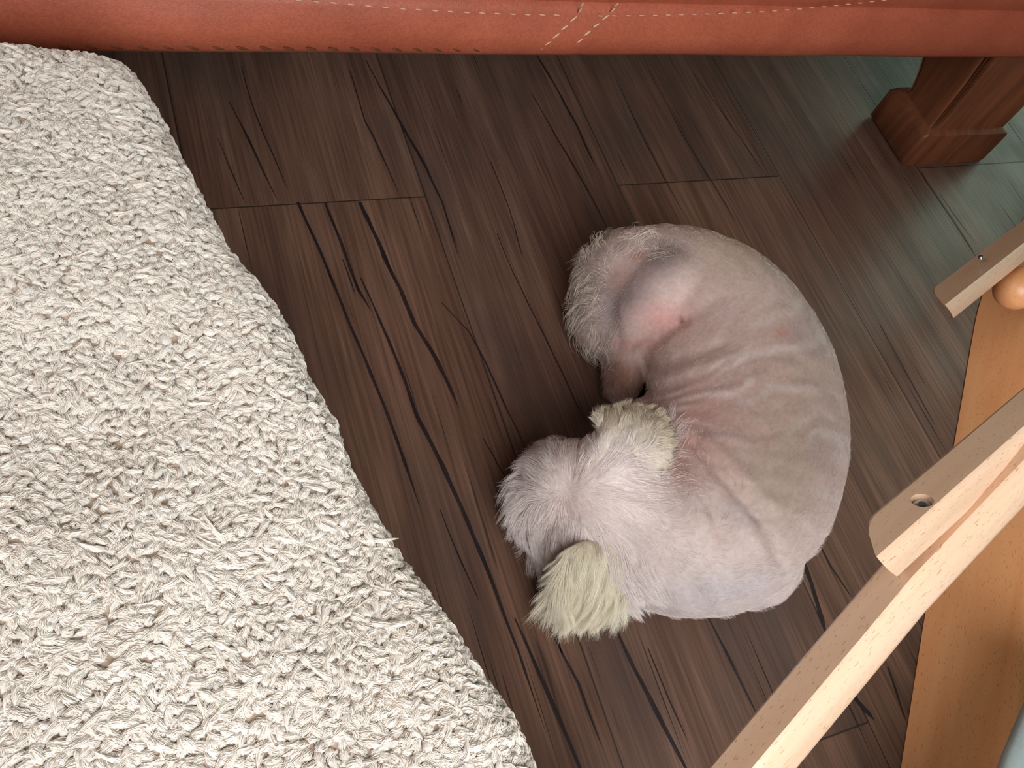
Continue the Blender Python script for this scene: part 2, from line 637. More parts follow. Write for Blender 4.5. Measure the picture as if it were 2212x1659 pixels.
    fc = (P(1935, 352) + P(2132, 356)) / 2
    leg(fc.x + 0.002, fc.y + 0.043)['label'] = 'carved wooden foot with a moulded block at the floor'
    leg(fc.x - 0.005, SY + 0.46)
    for yy in (SY + 0.055, SY + 0.46):
        leg(X0 + 0.12, yy)
    return root


build_bench()

# ------------------------------------------------------------------ the sherpa blanket
def build_blanket():
    ZB = 0.25
    A = P(262, 118, ZB); B = P(1135, 1659, ZB)
    e = (B - A).normalized()
    R = 0.024
    side = Vector((e.y, -e.x, 0)).normalized()       # horizontal, perpendicular to the edge
    if side.x < 0:
        side = -side
    A = A + side * 0.010 - e * 0.020
    far = Vector((-1, 0, 0))
    B2 = A + e * 0.78
    A2 = A + far * 0.48
    C2 = A2 + e * 0.78
    bm = bmesh.new()
    q = [A, B2, C2, A2]
    lo = [bm.verts.new((v.x, v.y, 0.002)) for v in q]
    hi = [bm.verts.new((v.x, v.y, ZB)) for v in q]
    bm.faces.new(lo); bm.faces.new(hi)
    for i in range(4):
        j = (i + 1) % 4
        bm.faces.new((lo[i], lo[j], hi[j], hi[i]))
    bmesh.ops.recalc_face_normals(bm, faces=bm.faces)
    edges = [ed for ed in bm.edges if not (ed.verts[0].co.z < 0.1 and ed.verts[1].co.z < 0.1)]
    bmesh.ops.bevel(bm, geom=edges, offset=R, segments=7, profile=0.5, affect='EDGES')
    me = from_bm(bm)
    me = bake(me, [('REMESH', dict(mode='VOXEL', voxel_size=0.006)), ('SMOOTH', dict(factor=0.5, iterations=6))])
    v, n = verts(me), normals(me)
    for i in range(len(v)):
        c = Vector(v[i])
        d = 0.009 * noise.noise(c * 9) + 0.003 * noise.noise(c * 28)
        if v[i][2] < 0.2:
            d += 0.006 * noise.noise(Vector((c.x * 22, c.y * 22, c.z * 2)))
        v[i] += n[i] * (d - 0.003)
    v[:, 2] = np.maximum(v[:, 2], 0.001)
    set_verts(me, v)
    smooth(me)
    base = Mat('sherpa backing', 0.9, 0.1)
    base.color(base.ramp(base.noise(base.mapping(), 160, 3), [(0.3, srgb(182, 156, 136)), (0.7, srgb(214, 194, 174))]))
    base.bump(base.noise(base.mapping(), 500, 3), 0.6, 0.001)
    o = link('fleece_blanket', me, base.m)
    tag(o, 'cream curly sherpa fleece blanket draped over the low seat at the left', 'blanket')

    # the pile: thousands of little curled locks of wool
    me.calc_loop_triangles()
    tri = np.empty(len(me.loop_triangles) * 3, dtype=np.int32)
    me.loop_triangles.foreach_get('vertices', tri)
    tri = tri.reshape(-1, 3)
    v, n = verts(me), normals(me)
    ar = 0.5 * np.linalg.norm(np.cross(v[tri[:, 1]] - v[tri[:, 0]], v[tri[:, 2]] - v[tri[:, 0]]), axis=1)
    cen = v[tri].mean(1)
    px = to_px(cen)
    keep = (cen[:, 2] > 0.10) & (px[:, 0] > -260) & (px[:, 1] < 1900) & (px[:, 0] < 1500) & (px[:, 1] > -100)
    def scatter(weight, cand, cell):
        """points on the blanket no closer together than cell"""
        idx = RNG.choice(len(tri), cand, p=weight / weight.sum())
        r1, r2 = RNG.random(cand), RNG.random(cand)
        q1 = np.sqrt(r1)
        bary = np.stack([1 - q1, q1 * (1 - r2), q1 * r2], 1)
        pos = (v[tri[idx]] * bary[:, :, None]).sum(1)
        nor = (n[tri[idx]] * bary[:, :, None]).sum(1)
        nor /= np.linalg.norm(nor, axis=1)[:, None]
        grid, sel = {}, []
        near = [(a, b, c) for a in (-1, 0, 1) for b in (-1, 0, 1) for c in (-1, 0, 1)]
        for i in range(cand):
            p = pos[i]
            k = (int(p[0] // cell), int(p[1] // cell), int(p[2] // cell))
            if all(((pos[q_] - p) ** 2).sum() >= cell * cell for a, b, c in near for q_ in grid.get((k[0] + a, k[1] + b, k[2] + c), ())):
                grid.setdefault(k, []).append(i)
                sel.append(i)
        return pos[sel], nor[sel]
    pos, nor = scatter(ar * keep, 90000, 0.0028)
    pos2, nor2 = scatter(ar * (~keep) * (cen[:, 2] > 0.02), 60000, 0.0052)      # coarser where the blanket runs on behind the sitter
    big = np.concatenate([np.ones(len(pos)), np.full(len(pos2), 1.8)])
    pos, nor = np.concatenate([pos, pos2]), np.concatenate([nor, nor2])
    N = len(pos)
    # flow direction of the locks
    ang = np.array([3.6 * noise.noise(Vector(p) * 7) + 1.6 * noise.noise(Vector(p) * 30 + Vector((5, 0, 0))) for p in pos]) + RNG.normal(0, 0.5, N)
    base_dir = np.array([-e.x * 0 + 0.25, -0.9, 0])
    ca, sa = np.cos(ang), np.sin(ang)
    d = np.stack([base_dir[0] * ca - base_dir[1] * sa, base_dir[0] * sa + base_dir[1] * ca, np.zeros(N)], 1)
    d -= nor * (d * nor).sum(1)[:, None]
    d /= np.linalg.norm(d, axis=1)[:, None] + 1e-9
    b = np.cross(nor, d)
    # template lock: a curled teardrop, 7 rings of 8
    rings, seg = 7, 8
    T = []
    for i in range(rings):
        t = i / (rings - 1)
        rad = [0.45, 0.9, 1.05, 1.05, 0.98, 0.75, 0.3][i]
        for j in range(seg):
            a = 2 * pi * j / seg
            T.append((t, rad * cos(a), rad * sin(a)))
    T = np.array(T)
    Lk = RNG.uniform(0.0042, 0.0068, N) * (0.8 + 0.4 * RNG.random(N))
    wk = RNG.uniform(0.0020, 0.0031, N)
    hk = RNG.uniform(0.0010, 0.0016, N)
    Lk, wk, hk = Lk * big, wk * big, hk * big
    lift = RNG.uniform(0.15, 0.65, N)
    curl = RNG.normal(0, 0.55, N)
    t = T[None, :, 0]
    along = (t - 0.25) * Lk[:, None]
    up = Lk[:, None] * (lift[:, None] * t - 0.55 * lift[:, None] * t ** 2) + T[None, :, 2] * hk[:, None] + 0.0004
    sidew = curl[:, None] * Lk[:, None] * (t ** 2 - 0.3) + T[None, :, 1] * wk[:, None]
    V = pos[:, None, :] + d[:, None, :] * along[:, :, None] + nor[:, None, :] * up[:, :, None] + b[:, None, :] * sidew[:, :, None]
    V += (np.repeat(RNG.normal(0, 0.00034, (N, rings * 4, 3)), 2, axis=1) + RNG.normal(0, 0.00014, V.shape))
    nv = rings * seg
    F0 = []
    for i in range(rings - 1):
        for j in range(seg):
            F0.append((i * seg + j, i * seg + (j + 1) % seg, (i + 1) * seg + (j + 1) % seg, (i + 1) * seg + j))
    F0 = np.array(F0)
    Fq = (F0[None] + (np.arange(N) * nv)[:, None, None]).reshape(-1, 4)
    pm = bpy.data.meshes.new('pile')
    pm.vertices.add(N * nv)
    pm.vertices.foreach_set('co', V.reshape(-1))
    pm.loops.add(len(Fq) * 4)
    pm.loops.foreach_set('vertex_index', Fq.reshape(-1))
    pm.polygons.add(len(Fq))
    pm.polygons.foreach_set('loop_start', np.arange(0, len(Fq) * 4, 4))
    pm.update(calc_edges=True)
    pm.validate()
    smooth(pm)
    at = pm.attributes.new('lock', 'FLOAT', 'POINT')
    at.data.foreach_set('value', np.repeat(RNG.random(N), nv).astype(np.float32))
    uv = pm.attributes.new('lock_dir', 'FLOAT_VECTOR', 'POINT')
    uvv = np.stack([np.tile(T[:, 0], N), np.tile(T[:, 1], N) * 3 + np.repeat(RNG.random(N) * 50, nv), np.zeros(N * nv)], 1)
    uv.data.foreach_set('vector', uvv.astype(np.float32).reshape(-1))
    m = Mat('sherpa wool', 0.85, 0.15)
    a1 = m.n('ShaderNodeAttribute'); a1.attribute_name = 'lock'
    a2 = m.n('ShaderNodeAttribute'); a2.attribute_name = 'lock_dir'
    mp = m.n('ShaderNodeMapping'); mp.inputs['Scale'].default_value = (1.2, 4.0, 1)
    m.l(a2.outputs['Vector'], mp.inputs[0])
    fib = m.noise(mp.outputs[0], 1.6, 3, 0.6)
    c = m.ramp(a1.outputs['Fac'], [(0, srgb(226, 212, 198)), (1, srgb(242, 234, 224))])
    m.color(c)
    m.bump(fib, 0.7, 0.0008)
    m.b.inputs['Subsurface Weight'].default_value = 0.25
    m.b.inputs['Subsurface Radius'].default_value = (0.004, 0.003, 0.002)
    m.b.inputs['Sheen Weight'].default_value = 0.3
    po = link('wool_pile', pm, m.m, o)
    tag(po, kind='stuff')
    # fibres wrapped over every lock
    nf, K = 20, 6
    tt = np.linspace(0, 1, K)
    a = RNG.uniform(0, 2 * pi, (N, nf))
    rr = np.sqrt(RNG.random((N, nf))) * 1.0
    oy, oz = np.cos(a) * rr, 0.15 + np.abs(np.sin(a)) * np.sqrt(np.maximum(0, 1 - (np.cos(a) * rr) ** 2))
    prof = np.interp(tt, [0, .2, .5, .8, 1], [.7, 1.05, 1.1, .85, .35])
    T3 = tt[None, None, :]
    wob = RNG.normal(0, 0.00032, (N, nf, K)) * 0.6; wob2 = RNG.normal(0, 0.0002, (N, nf, K))
    off = RNG.uniform(-0.12, 0.12, (N, nf, 1))
    Tt = np.clip(T3 + off, -0.05, 1.15)
    L3 = Lk[:, None, None]
    al = (Tt - 0.25) * L3
    u_ = L3 * (lift[:, None, None] * Tt - 0.55 * lift[:, None, None] * Tt ** 2) + oz[:, :, None] * prof * hk[:, None, None] * 1.15 + 0.0004 + wob
    s_ = curl[:, None, None] * L3 * (Tt ** 2 - 0.3) + oy[:, :, None] * prof * wk[:, None, None] * 1.05 + wob2
    W = pos[:, None, None] + d[:, None, None] * al[..., None] + nor[:, None, None] * u_[..., None] + b[:, None, None] * s_[..., None]
    hc = bpy.data.hair_curves.new('wool_fibres')
    hc.add_curves([K] * (N * nf))
    hc.points.foreach_set('position', W.astype(np.float32).ravel())
    hc.points.foreach_set('radius', np.tile(0.00015 * np.array([.8, 1, 1, 1, .8, .4]), N * nf).astype(np.float32))
    shade = np.repeat(RNG.uniform(0.92, 1.06, N), nf) * RNG.normal(1, 0.03, N * nf)
    colr = np.array(srgb(238, 226, 214)[:3])[None] * shade[:, None]
    ha = hc.attributes.new('hair_color', 'FLOAT_COLOR', 'CURVE')
    ha.data.foreach_set('color', np.concatenate([np.clip(colr, 0, .93), np.ones((N * nf, 1))], 1).astype(np.float32).ravel())
    ho = bpy.data.objects.new('wool_fibres', hc)
    COL.objects.link(ho)
    hc.materials.append(hair_material('wool fibres'))
    ho.parent = o
    tag(ho, kind='stuff')


build_blanket()

# ------------------------------------------------------------------ the beech lounge chair
BEECH = wood_material('pale varnished beech', srgb(214, 174, 142), srgb(230, 194, 164), 0.55, 0.3)
BEECH_WARM = wood_material('warm orange beech', srgb(232, 158, 104), srgb(244, 180, 126), 0.5, 0.35, 0.8)
STEEL = plain('zinc plated steel', srgb(170, 180, 190), 0.3, 0.5, None, 1.0)


def bar(name, path, W1, W2, mat, parent, end_round=(False, True), roll=45, rr=0.35, view=None):
    """square section rail; its front corner faces up, one face flat, the other rounded. path: world points"""
    L = [Vector(p) for p in path]
    origin = L[0].copy()
    ax = (L[-1] - L[0]).normalized()
    vv = Vector(view) if view is not None else (Vector((0, 0, H)) - (L[0] + L[-1]) / 2).normalized()
    pn = (vv - ax * vv.dot(ax)).normalized()
    n1 = Matrix.Rotation(radians(roll), 3, ax) @ pn
    n2 = Matrix.Rotation(radians(roll - 90), 3, ax) @ pn
    fr = Matrix((ax, n1, -n2)).transposed()
    loc = lambda p: fr.transposed() @ (p - origin)
    # resample
    pts = []
    for a, b in zip(L, L[1:]):
        n = max(2, int((b - a).length / 0.004))
        pts += [a.lerp(b, i / n) for i in range(n)]
    pts.append(L[-1])
    tot = sum((b - a).length for a, b in zip(pts, pts[1:]))
    bm = bmesh.new()
    rings = []
    dist = 0
    for k, p in enumerate(pts):
        if k:
            dist += (p - pts[k - 1]).length
        q = loc(p)
        s1 = 1.0
        sh = 0.0
        for flag, dd in ((end_round[0], dist), (end_round[1], tot - dist)):
            if flag and dd < W1 * 0.9:
                u = 1 - dd / (W1 * 0.9)
                sh = max(sh, 0.5 * (1 - math.sqrt(max(0, 1 - u * u))) * 1.0)
        a0, a1 = -W1 * (1 - sh * 1.5), 0.0      # extent along n2 of the flat face
        # section in (n1, n2) coordinates, front corner at the origin
        sec = []
        r = W2 * rr
        c = 0.0014
        sec += [(-c, a1), (0, a1 - c)]
        sec += [(0, a0 + 0.003), (-0.003, a0)]
        sec += [(-W2 + 0.003, a0), (-W2, a0 + 0.003)]
        for i in range(7):
            t = i / 6 * pi / 2
            sec.append((-W2 + r - r * cos(t), a1 - r + r * sin(t)))
        for i in range(1, 6):
            t = i / 6
            sec.append((-W2 + r + (W2 - r - c) * t, a1 + 0.0016 * sin(pi * t)))
        wsh = (max(0, 1 - (tot - dist) / 0.055) if end_round[1] else 0) * 1.05
        rings.append([bm.verts.new((q.x - wsh * max(0, -(y1 + z1)) * 0.7071, q.y + y1, q.z - z1)) for y1, z1 in sec])
    for a, b in zip(rings, rings[1:]):
        for i in range(len(a)):
            j = (i + 1) % len(a)
            bm.faces.new((a[i], a[j], b[j], b[i]))
    bm.faces.new(rings[0]); bm.faces.new(rings[-1])
    me = from_bm(bm, name)
    mw = Matrix.Translation(origin) @ fr.to_4x4()
    o = link(name, me, mat, parent, mw)
    m = o.modifiers.new('e', 'EDGE_SPLIT'); m.split_angle = radians(38)
    return o, mw, (ax, n1, n2)


def cylinder(p, axis, r, h, seg=32):
    bm = bmesh.new()
    q = Vector((0, 0, 1)).rotation_difference(Vector(axis)).to_matrix().to_4x4()
    bmesh.ops.create_cone(bm, cap_ends=True, segments=seg, radius1=r, radius2=r, depth=h, matrix=Matrix.Translation(p) @ q)
    return bm


def build_chair():
    root = empty('lounge_chair', P(2300, 1300, 0))
    tag(root, 'beech wood lounge chair with bent rails and a pale cushion at the right', 'chair')
    # upper arm with rounded end; the front corner line runs from (1905,1198) to (2212,925)
    a0 = PD(1896, 1207, 0.45)
    a1 = P(2212, 926, a0.z + 0.004)
    a2 = a0 + (a1 - a0) * (0.72 / (a1 - a0).length)
    arm, mw, (ax, n1, n2) = bar('arm_rail', [a2, a1, a0], 0.0228, 0.0320, BEECH, root, (False, True), roll=32)
    # bolt in a drilled hole
    hc = None
    hp = PD(1992, 1081, 0.463)
    cut = from_bm(cylinder(hp, n1, 0.0062, 0.03), 'cut', False)
    # put the hole centre on the flat face
    nrm = n1
    ray = (hp - Vector((0, 0, H))).normalized()
    tt = (a0 - Vector((0, 0, H))).dot(nrm) / ray.dot(nrm)
    hp = Vector((0, 0, H)) + ray * tt
    bpy.data.meshes.remove(cut)
    cut = from_bm(cylinder(hp, n1, 0.0058, 0.018), 'cut', False)
    co = bpy.data.objects.new('cutter', cut); COL.objects.link(co)
    bo = arm.modifiers.new('b', 'BOOLEAN'); bo.operation = 'DIFFERENCE'; bo.object = co; bo.solver = 'EXACT'
    arm.modifiers.move(1, 0)
    dg = bpy.context.evaluated_depsgraph_get(); dg.update()
    new = bpy.data.meshes.new_from_object(arm.evaluated_get(dg))
    arm.modifiers.clear()
    arm.data = new
    bpy.data.objects.remove(co)
    bm = cylinder(hp - n1 * 0.0050, n1, 0.0046, 0.004)
    bmesh.ops.create_cone(bm, cap_ends=True, segments=6, radius1=0.0022, radius2=0.0022, depth=0.0015,
                          matrix=Matrix.Translation(hp - n1 * 0.0027) @ Vector((0, 0, 1)).rotation_difference(n1).to_matrix().to_4x4())
    bolt = link('bolt', from_bm(bm, 'bolt', False), STEEL, arm)
    bolt['label'] = 'silver bolt sunk in the end of the rail'
    # long side rail beneath the arm
    b0 = PD(1500, 1812, 0.447); b1 = PD(1631, 1659, 0.455); bm_ = PD(1975, 1248, 0.487); b2 = PD(2230, 980, 0.515); b3 = b2 + (b2 - bm_) * (0.42 / (b2 - bm_).length)
    rail, mwb, fr = bar('side_rail', [b3, b2, bm_, b1, b0], 0.0222, 0.0400, BEECH, root, (False, True), roll=34, rr=0.45)
    # far arm, same rail seen from further away
    c0 = P(2043, 660, 0.125); c1 = P(2212, 527, 0.127); c2 = c0 + (c1 - c0) * (0.60 / (c1 - c0).length)
    far, mwf, fr2 = bar('arm_rail', [c2, c1, c0], 0.031, 0.024, BEECH, root, (False, True), roll=45)
    sc = link('bolt', from_bm(cylinder(PD(2118, 556, 0.885), fr2[1], 0.0022, 0.003), 'bolt', False), STEEL, far)
    # round dowel hub under the far arm
    hub0 = P(2200, 640, 0.095)
    bm = bmesh.new()
    bmesh.ops.create_uvsphere(bm, u_segments=32, v_segments=20, radius=0.5, matrix=Matrix.Translation(P(2198, 622, 0.085)) @ Matrix.Diagonal((0.050, 0.044, 0.046, 1)))
    link('hub', from_bm(bm), BEECH_WARM, root)

    # floor runner: a tall bent board standing on its edge
    floor_line = [(1905, 1900), (1922, 1780), (1942, 1659), (1985, 1385), (2020, 1170), (2052, 990), (2072, 880), (2092, 760), (2110, 660), (2150, 560), (2230, 440)]
    pts = [P(*p) for p in floor_line]
    dense = []
    for i in range(len(pts) - 1):
        for j in range(12):
            dense.append(pts[i].lerp(pts[i + 1], j / 12))
    dense.append(pts[-1])
    for _ in range(20):
        dense = [dense[0]] + [(dense[i - 1] + dense[i] * 2 + dense[i + 1]) / 4 for i in range(1, len(dense) - 1)] + [dense[-1]]
    bm = bmesh.new()
    rings = []
    org = P(1985, 1385)
    axx = (dense[-1] - dense[0]).normalized()
    ayy = Vector((axx.y, -axx.x, 0))
    fr_ = Matrix((axx, ayy, Vector((0, 0, 1)))).transposed()
    for i, p in enumerate(dense):
        a = dense[max(0, i - 1)]; b = dense[min(len(dense) - 1, i + 1)]
        t = (b - a).normalized()
        s = Vector((t.y, -t.x, 0))
        if s.x < 0:
            s = -s
        hgt, th, c, lean = 0.054, 0.030, 0.003, 1.05
        prof = [(0, 0.001), (0, hgt - c), (c * 0.4, hgt - c * 0.3), (c, hgt), (th - c, hgt), (th, hgt - c), (th, 0.001)]
        rings.append([bm.verts.new(fr_.transposed() @ (p + s * (u + lean * z) + Vector((0, 0, z)) - org)) for u, z in prof])
    for a, b in zip(rings, rings[1:]):
        for i in range(len(a)):
            j = (i + 1) % len(a)
            bm.faces.new((a[i], a[j], b[j], b[i]))
    bm.faces.new(rings[0]); bm.faces.new(rings[-1])
    o = link('floor_runner', from_bm(bm), BEECH_WARM, root, Matrix.Translation(org) @ fr_.to_4x4())
    m = o.modifiers.new('e', 'EDGE_SPLIT'); m.split_angle = radians(35)
    o['label'] = 'warm orange beech board standing on the floor under the rails'
    # uprights outside the picture that carry the rails
    for p_ in (a2 + (a0 - a2).normalized() * 0.03 - Vector((0, 0, 0.012)), c2 + (c0 - c2).normalized() * 0.03 - Vector((0, 0, 0.012))):
        bm = bmesh.new()
        bmesh.ops.create_cube(bm, size=1, matrix=Matrix.Translation((p_.x, p_.y, (p_.z) / 2)) @ Matrix.Diagonal((0.03, 0.035, p_.z, 1)))
        bmesh.ops.bevel(bm, geom=list(bm.edges), offset=0.003, segments=2, affect='EDGES')
        link('leg', from_bm(bm, 'leg', False), BEECH, root)
    p_ = PD(1572, 1742, 0.462)
    bm = bmesh.new()
    bmesh.ops.create_cube(bm, size=1, matrix=Matrix.Translation((p_.x - 0.012, p_.y - 0.016, p_.z / 2)) @ Matrix.Diagonal((0.022, 0.028, p_.z, 1)))
    bmesh.ops.bevel(bm, geom=list(bm.edges), offset=0.003, segments=2, affect='EDGES')
    link('leg', from_bm(bm, 'leg', False), BEECH, root)

    # pale blue-grey cushion showing in the corner
    M = Mat('pale blue grey linen', 0.85, 0.2)
    wv = M.n('ShaderNodeTexWave'); wv.inputs['Scale'].default_value = 420
    M.l(M.mapping(), wv.inputs['Vector'])
    wv2 = M.n('ShaderNodeTexWave', bands_direction='Y'); wv2.inputs['Scale'].default_value = 420
    M.l(M.mapping(), wv2.inputs['Vector'])
    M.color(M.ramp(M.noise(M.mapping(), 60, 4), [(0.3, srgb(168, 184, 184)), (0.7, srgb(186, 200, 199))]))
    M.bump(M.math('ADD', wv.outputs['Fac'], wv2.outputs['Fac']), 0.3, 0.0005)
    cc = P(2212, 1700, 0.20)
    u = (P(2212, 1500, 0.2) - P(2150, 1659, 0.2)).normalized()
    s = Vector((u.y, -u.x, 0))
    if s.x < 0: s = -s
    ctr = P(2176, 1590, 0.122) + s * 0.165 - u * 0.05
    bm = bmesh.new()
    bmesh.ops.create_cube(bm, size=1, matrix=Matrix.Diagonal((0.34, 0.32, 0.07, 1)))
    bmesh.ops.bevel(bm, geom=list(bm.edges), offset=0.03, segments=6, affect='EDGES')
    bmesh.ops.subdivide_edges(bm, edges=[e_ for e_ in bm.edges if e_.calc_length() > 0.1], cuts=10, use_grid_fill=True)
    for v in bm.verts:
        v.co.z += 0.004 * noise.noise(v.co * 14) + 0.012 * math.copysign(1, v.co.z) * max(0, 1 - (v.co.x / 0.17) ** 2) * max(0, 1 - (v.co.y / 0.16) ** 2)
    mw = Matrix.Translation(ctr) @ Matrix((u, s, Vector((0, 0, 1)))).transposed().to_4x4()
    o = link('seat_cushion', from_bm(bm), M.m, None, mw)
    tag(o, 'pale blue grey fabric cushion in the lower right corner on the wooden chair', 'cushion')
    # slats under the cushion
    for k in (-0.1, 0.1):
        bm = bmesh.new()
        c = ctr + u * k
        bmesh.ops.create_cube(bm, size=1, matrix=Matrix.Translation((c.x + s.x * 0.03, c.y + s.y * 0.03, ctr.z - 0.060)) @ mw.to_3x3().to_4x4() @ Matrix.Diagonal((0.04, 0.24, 0.02, 1)))
        link('seat_slat', from_bm(bm, 'slat', False), BEECH, root)
        bm = bmesh.new()
        h_ = ctr.z - 0.07
        bmesh.ops.create_cube(bm, size=1, matrix=Matrix.Translation((c.x + s.x * 0.12, c.y + s.y * 0.12, h_ / 2)) @ mw.to_3x3().to_4x4() @ Matrix.Diagonal((0.03, 0.03, h_, 1)))
        link('leg', from_bm(bm, 'leg', False), BEECH, root)


build_chair()


# ------------------------------------------------------------------ the dog
def catmull(pts, n=8):
    pts = [np.array(p, float) for p in pts]
    pts = [2 * pts[0] - pts[1]] + pts + [2 * pts[-1] - pts[-2]]
    out = []
    for i in range(1, len(pts) - 2):
        for k in range(n):
            t = k / n
            p0, p1, p2, p3 = pts[i - 1:i + 3]
            out.append(0.5 * ((2 * p1) + (-p0 + p2) * t + (2 * p0 - 5 * p1 + 4 * p2 - p3) * t * t + (-p0 + 3 * p1 - 3 * p2 + p3) * t ** 3))
    out.append(pts[-2])
    return out


def blob(bm, px_, py_, z, rx, ry=None, rz=None, ang=0):
    """ellipsoid centred at height z, radii in photo pixels in the ground plane, rz in metres; ang in pixels' plane degrees"""
    ry = ry or rx
    c = P(px_, py_, z)
    dep = -(ROT.transposed() @ (c - Vector((0, 0, H)))).z
    k = dep / F
    a = (P(px_ + 20 * cos(radians(ang)), py_ + 20 * sin(radians(ang)), z) - c).normalized()
    b = Vector((-a.y, a.x, 0))
    rz = rz or rx * k
    m = Matrix.Translation(c) @ Matrix((a * rx * k, b * ry * k, Vector((0, 0, rz)))).transposed().to_4x4()
    bmesh.ops.create_icosphere(bm, subdivisions=3, radius=1, matrix=m)


SPINE = [(1345, 615, 100, .062, .060), (1410, 614, 108, .066, .064), (1490, 648, 138, .072, .070), (1555, 715, 176, .077, .075), (1600, 815, 200, .080, .078),
         (1612, 925, 214, .082, .080), (1592, 1035, 214, .081, .079), (1535, 1125, 198, .077, .075), (1455, 1160, 160, .070, .068), (1375, 1140, 130, .066, .060), (1310, 1100, 118, .066, .058)]


def build_dog():
    sp = catmull(SPINE, 8)
    bm = bmesh.new()
    for x, y, r, z, rz in sp:
        blob(bm, x, y, z, r, r, rz)
    blob(bm, 1420, 665, .070, 118, 118, .066)           # thigh
    blob(bm, 1372, 700, .060, 78, 78, .055)
    blob(bm, 1300, 670, .045, 58, 90, .042, 15)
    blob(bm, 1312, 712, .038, 42, 62, .034, -15)
    blob(bm, 1636, 1232, .048, 78, 82, .046)             # elbow
    blob(bm, 1672, 1238, .036, 46, 50, .034)
    blob(bm, 1225, 1165, .045, 60, 46, .042)
    blob(bm, 1204, 1188, .034, 44, 34, .031)
    blob(bm, 1560, 1225, .056, 108, 100, .052)
    blob(bm, 1470, 1240, .050, 92, 86, .048)
    blob(bm, 1290, 1065, .070, 118, 108, .062)           # skull
    blob(bm, 1300, 1150, .056, 88, 70, .050)
    blob(bm, 1215, 1060, .058, 92, 90, .052)
    blob(bm, 1172, 1085, .047, 58, 78, .042)             # muzzle
    blob(bm, 1190, 1150, .038, 46, 44, .033)
    # hind paw reaching out from under the thigh
    for t in np.linspace(0, 1, 8):
        blob(bm, 1348 - 2 * t, 750 + 84 * t, .034 - 0.008 * t, 42 - 4 * t, 42 - 4 * t, .030 - .008 * t)
    for dx, dy in ((-26, 106), (-8, 120), (14, 120), (28, 108)):
        blob(bm, 1346 + dx * .85, 735 + dy, .014, 15, 20, .012, 90)
    # front paws tucked below the chin
    blob(bm, 1400, 905, .030, 60, 45, .028)
    me = from_bm(bm)
    me = bake(me, [('REMESH', dict(mode='VOXEL', voxel_size=0.0026)), ('SMOOTH', dict(factor=0.6, iterations=10))])
    v, n = verts(me), normals(me)
    px = to_px(v)
    spa = np.array(sp)
    # body coordinates: position along the spine and signed distance across it
    d2 = ((px[:, None, :] - spa[None, :, :2]) ** 2).sum(2)
    si = d2.argmin(1)
    sc = si / (len(spa) - 1)
    tan = np.gradient(spa[:, :2], axis=0)
    tan /= np.linalg.norm(tan, axis=1)[:, None]
    rel = px - spa[si, :2]
    across = (rel[:, 0] * -tan[si, 1] + rel[:, 1] * tan[si, 0]) / spa[si, 2]
    along = sc * 10 + (rel * tan[si]).sum(1) / 150

    def g(cx, cy, rx, ry, ang=0):
        a = radians(ang)
        dx, dy = px[:, 0] - cx, px[:, 1] - cy
        u = (dx * cos(a) + dy * sin(a)) / rx
        w = (-dx * sin(a) + dy * cos(a)) / ry
        return np.exp(-(u * u + w * w))
    wr = np.zeros(len(v)); lw = np.zeros(len(v)); st = np.zeros(len(v))
    for i in range(len(v)):
        w1 = noise.noise(Vector(v[i]) * 16) * 0.9 + noise.noise(Vector(v[i]) * 45) * 0.25
        wr[i] = noise.noise(Vector((along[i] * 4.0 + w1, across[i] * 1.7 + w1, 2))) * (0.6 + 0.8 * noise.noise(Vector(v[i]) * 12 + Vector((3, 3, 3))))
        lw[i] = noise.noise(Vector(v[i]) * 22)
        st[i] = noise.noise(Vector((along[i] * 6 + w1 * 1.5, across[i] * 2.4 - w1, 9)))
    waist = np.exp(-((sc - 0.42) / 0.13) ** 2) + 0.8 * np.exp(-((sc - 0.72) / 0.12) ** 2)
    disp = 0.0030 * wr * waist + 0.0012 * lw * (1 - 0.3 * waist)
    # the fold between thigh and belly, and the long shoulder folds
    def line(x0, y0, x1, y1, w):
        dx, dy = x1 - x0, y1 - y0
        L2 = dx * dx + dy * dy
        t = np.clip(((px[:, 0] - x0) * dx + (px[:, 1] - y0) * dy) / L2, 0, 1)
        dd = (px[:, 0] - x0 - t * dx) ** 2 + (px[:, 1] - y0 - t * dy) ** 2
        return np.exp(-dd / w ** 2)
    disp -= 0.004 * line(1380, 762, 1475, 690, 13)
    disp -= 0.003 * line(1475, 690, 1560, 640, 18) * 0.5
    disp -= 0.003 * line(1500, 960, 1640, 1120, 13) - 0.002 * line(1530, 950, 1680, 1100, 14)
    disp -= 0.0022 * line(1480, 990, 1560, 1160, 12)
    disp -= 0.0025 * line(1640, 1110, 1690, 1220, 14)
    disp -= 0.002 * line(1400, 800, 1560, 740, 14) - 0.0015 * line(1410, 825, 1600, 770, 14)
    disp -= 0.0025 * line(1318, 660, 1335, 745, 14)
    v = v + n * disp[:, None]
    v[:, 2] = np.maximum(v[:, 2], 0.0015)
    set_verts(me, v)
    # skin and short coat pigment
    c = np.tile(np.array(srgb(200, 176, 168)[:3]), (len(v), 1))

    def blend(col, w):
        nonlocal c
        w = np.clip(w, 0, 1)[:, None]
        c = c * (1 - w) + np.array(srgb(*col)[:3]) * w
    blend((214, 198, 192), np.clip((sc - 0.55) / 0.25, 0, 1))
    blend((192, 160, 148), 0.55 * np.exp(-((sc - 0.5) / 0.2) ** 2) * (across > -2))
    blend((182, 164, 138), 0.55 * g(1560, 520, 140, 60, 25))
    blend((118, 104, 104), 0.85 * g(1425, 555, 75, 45, -25) + 0.75 * g(1345, 640, 60, 60, -50) + 0.5 * g(1310, 690, 25, 60, -15))
    blend((138, 92, 74), 0.8 * g(1378, 552, 22, 10, -20) + 0.5 * g(1335, 600, 60, 30, -30))
